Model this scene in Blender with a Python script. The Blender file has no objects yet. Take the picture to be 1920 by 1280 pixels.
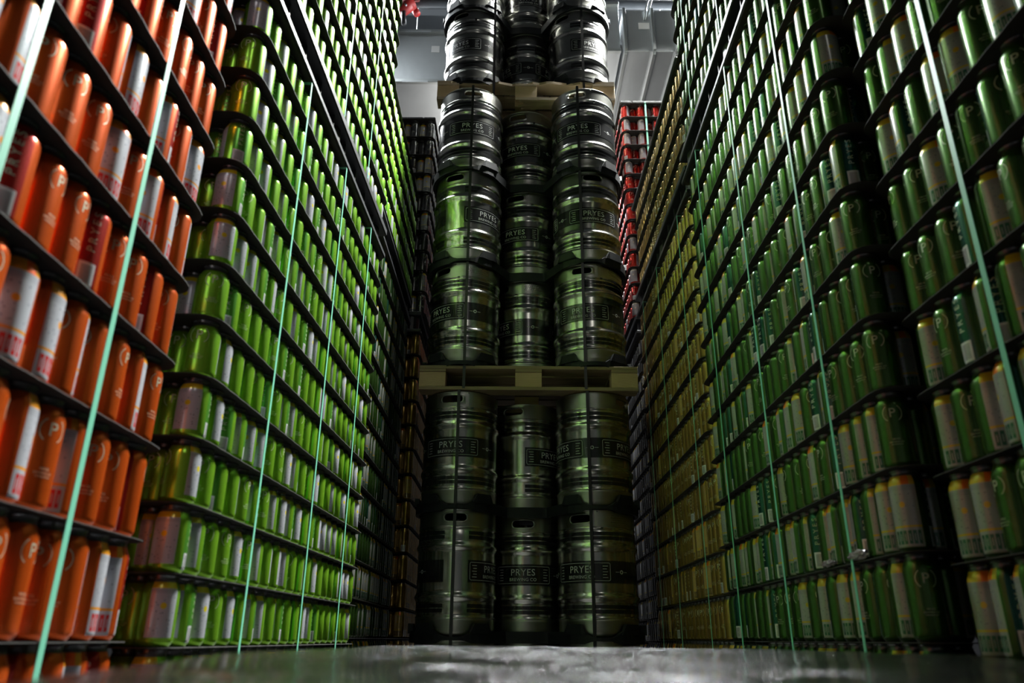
import bpy, bmesh, math, random
from mathutils import Vector, Matrix
random.seed(7)
sc = bpy.context.scene
COL = sc.collection
PI = math.pi

# ------------------------------------------------------------------ camera
F_PX = 1415.0
PITCH = math.atan(558 / 1415); ROLL = math.atan(28 / 3590)
cd = bpy.data.cameras.new('camera'); cam = bpy.data.objects.new('camera', cd); COL.objects.link(cam)
cd.sensor_fit = 'HORIZONTAL'; cd.sensor_width = 36.0; cd.lens = 36.0 * F_PX / 1920.0
cd.clip_start = 0.02
FW = Vector((0, math.cos(PITCH), math.sin(PITCH))); R0 = Vector((1, 0, 0)); U0 = R0.cross(FW)
RT = R0 * math.cos(ROLL) + U0 * math.sin(ROLL)
UP = FW.cross(RT) * -1
cam.matrix_world = Matrix(((RT.x, UP.x, -FW.x, 0), (RT.y, UP.y, -FW.y, 0), (RT.z, UP.z, -FW.z, 0), (0, 0, 0, 1)))
cd.dof.use_dof = True; cd.dof.focus_distance = 3.6; cd.dof.aperture_fstop = 4.0
sc.camera = cam

def proj(p):
    d = Vector(p).dot(FW)
    if d < 0.05: return None
    return 960 + F_PX * Vector(p).dot(RT) / d, 640 - F_PX * Vector(p).dot(UP) / d

# ------------------------------------------------------------------ world, exposure, lights
sc.view_settings.view_transform = 'Standard'; sc.view_settings.look = 'None'
sc.view_settings.gamma = 1.0; sc.view_settings.use_curve_mapping = False
sc.view_settings.exposure = 0.0
w = bpy.data.worlds.new('world'); sc.world = w; w.use_nodes = True
w.node_tree.nodes['Background'].inputs[0].default_value = (0.55, 0.62, 0.72, 1)
w.node_tree.nodes['Background'].inputs[1].default_value = 0.007

def area(name, loc, target, sx, sy, power, col=(1, 1, 1), spread=180):
    l = bpy.data.lights.new(name, 'AREA'); l.shape = 'RECTANGLE'; l.size = sx; l.size_y = sy
    l.energy = power; l.color = col
    l.spread = math.radians(spread)
    o = bpy.data.objects.new(name, l); COL.objects.link(o); o.location = loc
    o.rotation_euler = (Vector(target) - Vector(loc)).to_track_quat('-Z', 'Y').to_euler()
    return o
area('high_bay_or_fill_light', (-2.4, 6.6, 6.3), (-0.3, 3.0, 1.5), 0.5, 2.0, 470, (0.93, 0.97, 1.0))
area('high_bay_or_fill_light', (2.4, 6.6, 6.3), (0.3, 3.0, 1.5), 0.5, 2.0, 470, (0.93, 0.97, 1.0))
area('high_bay_or_fill_light', (1.40, 4.35, 5.5), (-0.7, 2.0, 0.0), 0.4, 1.1, 640, (0.98, 1.0, 0.95), 105)
area('high_bay_or_fill_light', (-1.7, 4.4, 5.6), (0.8, 2.2, 2.4), 0.3, 1.2, 40, (0.90, 0.97, 1.0))
area('high_bay_or_fill_light', (0.9, -2.6, 4.6), (-0.6, 1.2, 0.3), 0.5, 1.6, 9, (1.0, 0.97, 0.92))  # added warm fill behind the camera, brightens the orange cans
area('duct_fill_light', (0.1, 7.0, 3.7), (0.1, 7.0, 5.0), 1.6, 1.6, 40, (1.0, 0.96, 0.90))  # added hidden fill behind the kegs, lights the duct undersides from below

# ------------------------------------------------------------------ materials
MATS = {}
def mat(name, base, rough=0.5, metal=0.0, coat=0.0, bump=0.0, bscale=200.0, var=0.0, vscale=8.0, spec=0.5):
    if name in MATS: return MATS[name]
    m = bpy.data.materials.new(name); m.use_nodes = True; MATS[name] = m
    nt = m.node_tree; b = nt.nodes['Principled BSDF']
    b.inputs['Base Color'].default_value = (*base, 1); b.inputs['Roughness'].default_value = rough
    b.inputs['Metallic'].default_value = metal; b.inputs['Coat Weight'].default_value = coat
    b.inputs['Specular IOR Level'].default_value = spec
    if var or bump:
        tc = nt.nodes.new('ShaderNodeTexCoord')
    if var:
        n = nt.nodes.new('ShaderNodeTexNoise'); n.inputs['Scale'].default_value = vscale; n.inputs['Detail'].default_value = 6
        nt.links.new(tc.outputs['Object'], n.inputs['Vector'])
        r = nt.nodes.new('ShaderNodeValToRGB')
        r.color_ramp.elements[0].position = 0.3; r.color_ramp.elements[1].position = 0.7
        r.color_ramp.elements[0].color = (*[c * (1 - var) for c in base], 1)
        r.color_ramp.elements[1].color = (*[min(1, c * (1 + var)) for c in base], 1)
        nt.links.new(n.outputs['Fac'], r.inputs['Fac']); nt.links.new(r.outputs['Color'], b.inputs['Base Color'])
    if bump:
        n2 = nt.nodes.new('ShaderNodeTexNoise'); n2.inputs['Scale'].default_value = bscale; n2.inputs['Detail'].default_value = 4
        nt.links.new(tc.outputs['Object'], n2.inputs['Vector'])
        bp = nt.nodes.new('ShaderNodeBump'); bp.inputs['Strength'].default_value = bump; bp.inputs['Distance'].default_value = 0.002
        nt.links.new(n2.outputs['Fac'], bp.inputs['Height']); nt.links.new(bp.outputs['Normal'], b.inputs['Normal'])
    return m

class NT:
    def __init__(s, m): s.nt = m.node_tree
    def val(s, x):
        return x
    def math(s, op, a, b=None, c=None):
        n = s.nt.nodes.new('ShaderNodeMath'); n.operation = op
        for i, v in enumerate((a, b, c)):
            if v is None: continue
            if isinstance(v, (int, float)): n.inputs[i].default_value = v
            else: s.nt.links.new(v, n.inputs[i])
        return n.outputs[0]
    def band(s, x, lo, hi):
        return s.math('MULTIPLY', s.math('GREATER_THAN', x, lo), s.math('LESS_THAN', x, hi))
    def mul(s, a, b): return s.math('MULTIPLY', a, b)
    def mix(s, fac, a, b):
        n = s.nt.nodes.new('ShaderNodeMix'); n.data_type = 'RGBA'
        if isinstance(fac, (int, float)): n.inputs[0].default_value = fac
        else: s.nt.links.new(fac, n.inputs[0])
        for i, v in ((6, a), (7, b)):
            if isinstance(v, tuple): n.inputs[i].default_value = (*v, 1)
            else: s.nt.links.new(v, n.inputs[i])
        return n.outputs[2]

def can_material(name, base, accent, gold, block, panel=(0.47, 0.48, 0.53), flecks=0.0, pu=(0.36, 0.64), tall=True, wrapdark=None):
    """printed can: white panel with gold band, icons, block letters, barcode box, all placed by the can's own wrap (u around, v up)"""
    m = bpy.data.materials.new(name); m.use_nodes = True; MATS[name] = m
    nt = m.node_tree; b = nt.nodes['Principled BSDF']; N = NT(m)
    uv = nt.nodes.new('ShaderNodeUVMap'); uv.uv_map = 'wrap'
    sp = nt.nodes.new('ShaderNodeSeparateXYZ'); nt.links.new(uv.outputs[0], sp.inputs[0])
    u, v = sp.outputs[0], sp.outputs[1]
    col = base
    if flecks:
        nz = nt.nodes.new('ShaderNodeTexVoronoi'); nz.inputs['Scale'].default_value = 60
        nt.links.new(uv.outputs[0], nz.inputs['Vector'])
        col = N.mix(N.mul(N.math('LESS_THAN', nz.outputs['Distance'], 0.33), flecks), base, tuple(min(1, c * 1.9 + .01) for c in base))
    else:
        col = N.mix(0.0, base, base)
    # lettering side: slightly different ground
    side = N.mul(N.band(u, 0.70, 0.87), N.band(v, 0.05, 0.97))
    col = N.mix(side, col, accent)
    pan = N.band(u, pu[0], pu[1])
    lo, hi = (0.055, 0.80) if tall else (0.13, 0.80)
    white = N.mul(pan, N.band(v, lo, hi))
    col = N.mix(white, col, panel)
    gband = N.mul(pan, N.band(v, 0.80, 0.925))
    col = N.mix(gband, col, gold)
    if tall:
        col = N.mix(N.mul(gband, N.band(u, 0.52, 0.59)), col, tuple(c * k for c, k in zip(gold, (1.3, 0.45, 0.5))))
    # icons
    vo = nt.nodes.new('ShaderNodeTexVoronoi'); vo.inputs['Scale'].default_value = 1.0; vo.inputs['Randomness'].default_value = 0.75
    mp = nt.nodes.new('ShaderNodeMapping'); mp.inputs['Scale'].default_value = (36, 25 if tall else 20, 1)
    nt.links.new(uv.outputs[0], mp.inputs[0]); nt.links.new(mp.outputs[0], vo.inputs['Vector'])
    dots = N.mul(N.math('LESS_THAN', vo.outputs['Distance'], 0.24), N.mul(N.band(u, pu[0] + .02, pu[1] - .02), N.band(v, 0.34 if tall else 0.18, 0.72)))
    col = N.mix(N.mul(dots, 0.75), col, (0.10, 0.11, 0.14))
    # big icon
    du = N.math('MULTIPLY', N.math('SUBTRACT', u, 0.5), 0.207)
    dv = N.math('MULTIPLY', N.math('SUBTRACT', v, 0.56), 0.157 if tall else 0.122)
    d2 = N.math('ADD', N.mul(du, du), N.mul(dv, dv))
    col = N.mix(N.math('LESS_THAN', d2, 0.0055 ** 2), col, gold)
    # fine print lines under gold band
    fine = N.mul(N.mul(pan, N.band(v, 0.73, 0.79)), N.math('GREATER_THAN', N.math('FRACT', N.math('MULTIPLY', v, 60)), 0.6))
    col = N.mix(N.mul(fine, 0.5), col, (0.12, 0.12, 0.14))
    if tall:
        col = N.mix(N.mul(pan, N.band(v, 0.285, 0.31)), col, gold)
        blk = N.mul(N.mul(N.band(u, pu[0] + .02, pu[1] - .02), N.band(v, 0.09, 0.25)),
                    N.math('GREATER_THAN', N.math('FRACT', N.math('MULTIPLY', u, 24)), 0.22))
        hole = N.mul(N.mul(N.band(v, 0.13, 0.21), N.math('GREATER_THAN', N.math('FRACT', N.math('MULTIPLY', u, 24)), 0.52)),
                     N.math('LESS_THAN', N.math('FRACT', N.math('MULTIPLY', u, 24)), 0.70))
        blk = N.mul(blk, N.math('SUBTRACT', 1.0, hole))
        col = N.mix(blk, col, block)
    # barcode box
    box = N.mul(N.band(u, 0.715, 0.84), N.band(v, 0.06, 0.30))
    col = N.mix(box, col, (0.60, 0.60, 0.62))
    bar = N.mul(N.mul(N.band(u, 0.735, 0.82), N.band(v, 0.09, 0.27)), N.math('GREATER_THAN', N.math('FRACT', N.math('MULTIPLY', v, 70)), 0.5))
    col = N.mix(bar, col, (0.07, 0.07, 0.08))
    # bare aluminium neck and base, near-black to paint in the shade there
    bare_shade = N.math('MAXIMUM', N.math('GREATER_THAN', v, 0.915 if tall else 0.89), N.math('LESS_THAN', v, 0.012))
    col = N.mix(bare_shade, col, (0.09, 0.09, 0.09))
    nt.links.new(col, b.inputs['Base Color'])
    prt = N.math('MAXIMUM', N.math('MAXIMUM', white, gband), box)
    nt.links.new(N.math('SUBTRACT', 0.74, N.math('MULTIPLY', prt, 0.45)), b.inputs['Metallic'])
    b.inputs['Roughness'].default_value = 0.24
    b.inputs['Coat Weight'].default_value = 0.35; b.inputs['Coat Roughness'].default_value = 0.12
    return m

M_ORANGE = can_material('orange_can_print', (0.90, 0.13, 0.012), (0.50, 0.02, 0.012), (0.75, 0.30, 0.02), (0.55, 0.03, 0.03))
M_LIME = can_material('lime_can_print', (0.29, 0.66, 0.035), (0.15, 0.50, 0.06), (0.60, 0.50, 0.02), (0.1, 0.3, 0.05), flecks=0.25, tall=False, pu=(0.38, 0.62), panel=(0.42, 0.43, 0.47))
M_GREEN = can_material('dark_green_can_print', (0.040, 0.100, 0.016), (0.009, 0.075, 0.055), (0.48, 0.34, 0.02), (0.02, 0.10, 0.05), panel=(0.28, 0.29, 0.265), flecks=0.6)  # accent ground tinted teal to paint in the teal highlights
M_GOLD = can_material('gold_can_print', (0.34, 0.21, 0.04), (0.34, 0.22, 0.055), (0.55, 0.32, 0.03), (0.10, 0.07, 0.03), panel=(0.45, 0.30, 0.10))
M_BLACK = can_material('black_can_print', (0.10, 0.10, 0.10), (0.05, 0.05, 0.05), (0.65, 0.50, 0.02), (0.06, 0.06, 0.06), panel=(0.45, 0.45, 0.45))
M_RED = can_material('red_can_print', (0.55, 0.025, 0.015), (0.40, 0.012, 0.012), (0.55, 0.45, 0.35), (0.4, 0.03, 0.02), panel=(0.32, 0.29, 0.31), tall=False)
M_INK = mat('pale_ink', (0.36, 0.38, 0.27), 0.4, 0.3)
M_SHEET = mat('tier_sheet_board', (0.018, 0.016, 0.014), 0.8, var=0.3, vscale=14)
M_PAL = mat('black_pallet_plastic', (0.022, 0.023, 0.026), 0.38, bump=0.3, bscale=60)
M_STRAP = mat('turquoise_strap_plastic', (0.14, 0.44, 0.31), 0.4)
M_BAND = mat('black_strapping', (0.012, 0.012, 0.013), 0.35)
M_DIV = mat('black_divider_plastic', (0.007, 0.008, 0.010), 0.55, spec=0.25)
M_STEEL = mat('keg_stainless', (0.46, 0.46, 0.42), 0.20, 1.0, bump=0.12, bscale=30, var=0.10, vscale=7)
M_STEELM = mat('keg_chime_stainless', (0.34, 0.34, 0.31), 0.32, 1.0, bump=0.2, bscale=120, var=0.12, vscale=9)
M_KBLACK = mat('keg_black_print', (0.010, 0.010, 0.011), 0.22, coat=0.3)
M_KINK = mat('keg_white_print', (0.40, 0.41, 0.40), 0.4)
M_DARK = mat('keg_inside', (0.05, 0.05, 0.05), 0.6, 0.6)
M_DUCT = mat('galvanised_sheet', (0.60, 0.63, 0.65), 0.42, 0.7, var=0.14, vscale=1.6, bump=0.25, bscale=18)
M_FLANGE = mat('galvanised_flange', (0.55, 0.58, 0.58), 0.35, 0.8)
M_STICK = mat('white_sticker', (0.85, 0.85, 0.85), 0.5)
M_REDP = mat('red_valve_paint', (0.32, 0.012, 0.01), 0.5)
M_CONC = mat('concrete_floor', (0.10, 0.10, 0.10), 0.6, var=0.2, vscale=2)
M_WALL = mat('painted_wall', (0.10, 0.10, 0.105), 0.8, var=0.08, vscale=1.0)
M_CEIL = mat('dark_ceiling', (0.05, 0.055, 0.06), 0.8)
M_CRED = mat('red_plastic_bit', (0.5, 0.04, 0.03), 0.5)

def wood_mat():
    m = bpy.data.materials.new('pallet_wood'); m.use_nodes = True
    nt = m.node_tree; b = nt.nodes['Principled BSDF']
    tc = nt.nodes.new('ShaderNodeTexCoord'); mp = nt.nodes.new('ShaderNodeMapping'); mp.inputs['Scale'].default_value = (3, 9, 40)
    wv = nt.nodes.new('ShaderNodeTexWave'); wv.inputs['Scale'].default_value = 1.2; wv.inputs['Distortion'].default_value = 5; wv.bands_direction = 'Z'
    nz = nt.nodes.new('ShaderNodeTexNoise'); nz.inputs['Scale'].default_value = 5; nz.inputs['Detail'].default_value = 8
    r = nt.nodes.new('ShaderNodeValToRGB'); r.color_ramp.elements[0].color = (0.12, 0.078, 0.036, 1); r.color_ramp.elements[1].color = (0.34, 0.25, 0.15, 1)
    mx = nt.nodes.new('ShaderNodeMix'); mx.inputs[0].default_value = 0.5
    nt.links.new(tc.outputs['Object'], mp.inputs[0]); nt.links.new(mp.outputs[0], wv.inputs['Vector']); nt.links.new(tc.outputs['Object'], nz.inputs['Vector'])
    nt.links.new(wv.outputs['Fac'], mx.inputs[2]); nt.links.new(nz.outputs['Fac'], mx.inputs[3]); nt.links.new(mx.outputs[0], r.inputs['Fac'])
    nt.links.new(r.outputs['Color'], b.inputs['Base Color']); b.inputs['Roughness'].default_value = 0.75
    bp = nt.nodes.new('ShaderNodeBump'); bp.inputs['Strength'].default_value = 0.4; bp.inputs['Distance'].default_value = 0.003
    nt.links.new(mx.outputs[0], bp.inputs['Height']); nt.links.new(bp.outputs['Normal'], b.inputs['Normal'])
    return m
M_WOOD = wood_mat()
M_BLOCK = wood_mat(); M_BLOCK.name = 'pallet_block_wood'
for n_ in M_BLOCK.node_tree.nodes:
    if n_.type == 'VALTORGB': n_.color_ramp.elements[0].color = (0.26, 0.15, 0.07, 1); n_.color_ramp.elements[1].color = (0.55, 0.40, 0.24, 1)
    if n_.type == 'TEX_WAVE': n_.wave_type = 'RINGS'; n_.rings_direction = 'Y'; n_.inputs['Scale'].default_value = 2.0

# ------------------------------------------------------------------ helpers
def tag(o, label=None, cat=None, group=None, kind=None):
    if label: o['label'] = label
    if cat: o['category'] = cat
    if group: o['group'] = group
    if kind: o['kind'] = kind
    return o
def link(name, me, parent=None, loc=(0, 0, 0), rz=0.0):
    o = bpy.data.objects.new(name, me); COL.objects.link(o)
    o.location = loc; o.rotation_euler = (0, 0, rz)
    if parent: o.parent = parent
    return o
def mesh(name, verts, faces, mats, midx=None, smooth=False, uvs=None):
    me = bpy.data.meshes.new(name); me.from_pydata(verts, [], faces)
    for m in mats: me.materials.append(m)
    if midx: me.polygons.foreach_set('material_index', midx)
    if smooth is True: me.polygons.foreach_set('use_smooth', [True] * len(me.polygons))
    elif smooth: me.polygons.foreach_set('use_smooth', smooth)
    if uvs is not None:
        l = me.uv_layers.new(name='wrap'); l.data.foreach_set('uv', [c for uv in uvs for c in uv])
    me.update(); return me
class MB:
    def __init__(s): s.v = []; s.f = []
    def box(s, x0, x1, y0, y1, z0, z1, bev=0.0):
        n = len(s.v)
        if bev <= 0:
            s.v += [(x, y, z) for z in (z0, z1) for x, y in ((x0, y0), (x1, y0), (x1, y1), (x0, y1))]
            s.f += [tuple(n + i for i in q) for q in ((3, 2, 1, 0), (4, 5, 6, 7), (0, 1, 5, 4), (1, 2, 6, 5), (2, 3, 7, 6), (3, 0, 4, 7))]
        else:
            b = bev
            rings = [(z0, b), (z0 + b, 0), (z1 - b, 0), (z1, b)]
            for z, i in rings:
                s.v += [(x0 + i + b, y0 + i, z), (x1 - i - b, y0 + i, z), (x1 - i, y0 + i + b, z), (x1 - i, y1 - i - b, z),
                        (x1 - i - b, y1 - i, z), (x0 + i + b, y1 - i, z), (x0 + i, y1 - i - b, z), (x0 + i, y0 + i + b, z)]
            for k in range(3):
                for j in range(8):
                    a = n + k * 8 + j; c = n + k * 8 + (j + 1) % 8
                    s.f.append((a, c, c + 8, a + 8))
            s.f.append(tuple(n + 7 - j for j in range(8))); s.f.append(tuple(n + 24 + j for j in range(8)))
        return s
    def prism(s, pts, z0, z1):
        n = len(s.v); k = len(pts)
        s.v += [(x, y, z0) for x, y in pts] + [(x, y, z1) for x, y in pts]
        s.f += [tuple(n + i for i in reversed(range(k))), tuple(n + k + i for i in range(k))]
        s.f += [(n + i, n + (i + 1) % k, n + k + (i + 1) % k, n + k + i) for i in range(k)]
        return s
    def tube(s, pts, r, seg=8, cap=True):
        n = len(s.v); P = [Vector(p) for p in pts]
        for i, p in enumerate(P):
            t = (P[min(i + 1, len(P) - 1)] - P[max(i - 1, 0)]).normalized()
            a = t.cross(Vector((0, 0, 1)) if abs(t.z) < 0.9 else Vector((1, 0, 0))).normalized(); b = t.cross(a)
            for j in range(seg):
                an = 2 * PI * j / seg; q = p + (a * math.cos(an) + b * math.sin(an)) * r; s.v.append(tuple(q))
        for i in range(len(P) - 1):
            for j in range(seg):
                a = n + i * seg + j; c = n + i * seg + (j + 1) % seg
                s.f.append((a, c, c + seg, a + seg))
        if cap:
            s.f.append(tuple(n + j for j in reversed(range(seg)))); s.f.append(tuple(n + (len(P) - 1) * seg + j for j in range(seg)))
        return s
    def build(s, name, m, parent=None, loc=(0, 0, 0), smooth=False, rz=0.0):
        return link(name, mesh(name, s.v, s.f, [m], smooth=smooth), parent, loc, rz)

def lathe(profile, seg, uvh=None, flat=()):
    """profile: [(r, z)]; returns verts, faces, uvs"""
    V = []; Fc = []; UV = []
    for r, z in profile:
        for j in range(seg):
            a = 2 * PI * j / seg; V.append((r * math.cos(a), r * math.sin(a), z))
    for i in range(len(profile) - 1):
        for j in range(seg):
            a = i * seg + j; b = i * seg + (j + 1) % seg
            Fc.append((a, b, b + seg, a + seg))
            if uvh:
                u0, u1 = j / seg, (j + 1) / seg; v0, v1 = profile[i][1] / uvh, profile[i + 1][1] / uvh
                UV += [(u0, v0), (u1, v0), (u1, v1), (u0, v1)]
    return V, Fc, UV

def text_polys(s, size, cx=0.0, cy=0.0, step=0.004, rot=0.0, spacing=1.0):
    """flat text as triangles cut into narrow vertical slices so that it can be wrapped round a can or keg"""
    c = bpy.data.curves.new('t', 'FONT'); c.body = s; c.size = size; c.align_x = 'CENTER'; c.align_y = 'CENTER'; c.resolution_u = 3
    c.space_character = spacing
    o = bpy.data.objects.new('t', c); COL.objects.link(o)
    dg = bpy.context.evaluated_depsgraph_get(); me = bpy.data.meshes.new_from_object(o.evaluated_get(dg))
    bpy.data.objects.remove(o); bpy.data.curves.remove(c)
    me.transform(Matrix.Translation((cx, cy, 0)) @ Matrix.Rotation(rot, 4, 'Z'))
    bm = bmesh.new(); bm.from_mesh(me); bpy.data.meshes.remove(me)
    slice_x(bm, step)
    V = [(v.co.x, v.co.y) for v in bm.verts]; bm.verts.index_update()
    Fs = [tuple(v.index for v in f.verts) for f in bm.faces]; bm.free()
    return V, Fs
def slice_x(bm, step):
    xs = [v.co.x for v in bm.verts]
    if not xs: return
    x = math.ceil(min(xs) / step) * step
    while x < max(xs):
        bmesh.ops.bisect_plane(bm, geom=bm.verts[:] + bm.edges[:] + bm.faces[:], plane_co=(x, 0, 0), plane_no=(1, 0, 0)); x += step
def arc_polys(cx, cy, r0, r1, a0, a1, n=12):
    V = []; Fs = []
    for i in range(n + 1):
        a = math.radians(a0 + (a1 - a0) * i / n)
        V += [(cx + r0 * math.cos(a), cy + r0 * math.sin(a)), (cx + r1 * math.cos(a), cy + r1 * math.sin(a))]
    for i in range(n): Fs.append((2 * i, 2 * i + 1, 2 * i + 3, 2 * i + 2))
    return V, Fs
def rect_polys(x0, x1, y0, y1, step=0.004):
    n = max(1, int(math.ceil((x1 - x0) / step))); V = []; Fs = []
    for i in range(n + 1):
        x = x0 + (x1 - x0) * i / n; V += [(x, y0), (x, y1)]
    for i in range(n): Fs.append((2 * i, 2 * i + 2, 2 * i + 3, 2 * i + 1))
    return V, Fs
def wrap_add(V, Fc, parts, R, a0, off):
    """wrap flat x,y art on a cylinder: x runs counter-clockwise seen from above = to the right seen from outside"""
    for pv, pf in parts:
        n = len(V)
        for x, y in pv:
            a = a0 + x / R; V.append(((R + off) * math.cos(a), (R + off) * math.sin(a), y))
        for f in pf: Fc.append(tuple(n + i for i in f))

# ------------------------------------------------------------------ setting
def struct(name, mb, m):
    o = mb.build(name, m); o['kind'] = 'structure'; return o
FLOOR = -0.80
struct('floor', MB().box(-6, 6, -6, 9.2, FLOOR - 0.1, FLOOR), M_CONC)
struct('ceiling', MB().box(-6, 6, -6, 9.2, 7.0, 7.1), M_CEIL)
struct('wall_back', MB().box(-6, 6, 9.0, 9.2, FLOOR, 7.0), M_WALL)
struct('wall_left', MB().box(-6.2, -6, -6, 9.2, FLOOR, 7.0), M_WALL)
struct('wall_right', MB().box(6, 6.2, -6, 9.2, FLOOR, 7.0), M_WALL)
struct('wall_rear', MB().box(-6, 6, -6.2, -6, FLOOR, 7.0), M_WALL)
for i in range(4):
    y = 5.6 + i * 0.9
    struct('trim_%d' % (i + 1), MB().box(-6, 6, y, y + 0.09, 6.55, 6.62).box(-6, 6, y + .04, y + 0.05, 6.62, 6.95), M_CEIL)

# ------------------------------------------------------------------ cans
CR = 0.033
def can_profile(h):
    return [(0.0, 0.006), (0.016, 0.0055), (0.0235, 0.001), (0.0250, 0.0), (0.0265, 0.0008), (0.0300, 0.0050), (0.0322, 0.0090), (CR, 0.014),
            (CR, h - 0.0330), (0.0328, h - 0.0300), (0.0319, h - 0.0255), (0.0302, h - 0.0205), (0.0282, h - 0.0160), (0.0266, h - 0.0120), (0.0258, h - 0.0070),
            (0.0266, h - 0.0035), (0.0274, h - 0.0022), (0.0274, h - 0.0008), (0.0266, h), (0.0256, h - 0.0008), (0.0250, h - 0.0060), (0.0, h - 0.0060)]
def can_mesh(name, h, material, lid=True):
    V, Fc, UV = lathe(can_profile(h), 32, h)
    nb = len(Fc)
    art = []
    R = CR
    s = h / 0.157
    # emblem (P) centred at wrap 0.12, lettering PRYES centred at 0.78
    ez = h * 0.70; er = 0.0170
    art.append((text_polys('P', 0.0265, 0, ez), 0.12))
    art.append((arc_polys(0, ez, er, er + 0.0016, 125, 235), 0.12))
    art.append((arc_polys(0, ez, er, er + 0.0016, -55, 55), 0.12))
    art.append((text_polys('PRYES', 0.0052, 0, h * 0.36), 0.12))
    art.append((text_polys('BREWING CO', 0.0042, 0, h * 0.325), 0.12))
    art.append((text_polys('MINNEAPOLIS', 0.0034, 0, h * 0.295), 0.12))
    art.append((text_polys('PRYES', 0.0175 * (0.8 if s < 0.9 else 1), 0, h * 0.62, rot=PI / 2, spacing=1.55), 0.78))
    for (pv, pf), uu in art:
        n0 = len(Fc)
        wrap_add(V, Fc, [(pv, pf)], R, 2 * PI * uu, 0.00025)
        for f in Fc[n0:]: UV += [(0.0, 0.5)] * len(f)
    mi = [0] * nb + [1] * (len(Fc) - nb)
    sm = [True] * nb + [False] * (len(Fc) - nb)
    return mesh(name, V, Fc, [material, M_INK], mi, sm, UV)

KINDS = {
    'orange': dict(name='orange_beer_can', colour='orange', h=0.157, p=0.1585, mat=M_ORANGE),
    'lime':   dict(name='lime_green_beer_can', colour='lime green', h=0.1222, p=0.1238, mat=M_LIME),
    'limetall': dict(name='lime_green_beer_can', colour='lime green', h=0.157, p=0.1585, mat=M_LIME),
    'green':  dict(name='dark_green_beer_can', colour='dark green', h=0.157, p=0.1585, mat=M_GREEN),
    'gold':   dict(name='gold_beer_can', colour='gold', h=0.157, p=0.1585, mat=M_GOLD),
    'black':  dict(name='black_or_shaded_beer_can', colour='black', h=0.157, p=0.1585, mat=M_BLACK),
    'dark':   dict(name='black_or_shaded_beer_can', colour='black', h=0.1222, p=0.1238, mat=M_BLACK),  # black print stands in for shade on the far right stack
    'red':    dict(name='red_beer_can', colour='red', h=0.1222, p=0.1238, mat=M_RED),
}
for k, d in KINDS.items(): d['mesh'] = can_mesh(d['name'], d['h'], d['mat'])

ORD = ['zeroth', 'first', 'second', 'third', 'fourth', 'fifth', 'sixth', 'seventh', 'eighth', 'ninth', 'tenth', 'eleventh', 'twelfth', 'thirteenth',
       'fourteenth', 'fifteenth', 'sixteenth', 'seventeenth', 'eighteenth', 'nineteenth', 'twentieth', 'twenty-first', 'twenty-second', 'twenty-third', 'twenty-fourth', 'twenty-fifth']
FACES = [(0.12, 'P emblem'), (0.50, 'printed panel'), (0.78, 'PRYES lettering'), (0.28, 'plain side'), (0.0, 'plain side'), (0.66, 'plain side')]
CANDS = []   # every can that is wanted: (size on the picture, kind, x, y, z, rot, face, stack phrase, tier, column, row, group)
LOW = {}     # low detail cans further inside each stack
def face_at(u):
    u %= 1.0
    if 0.03 < u < 0.21: return 'round emblem'
    if 0.36 < u < 0.64: return 'printed panel'
    if 0.70 < u < 0.88: return 'big lettering'
    return 'plain side'

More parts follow.
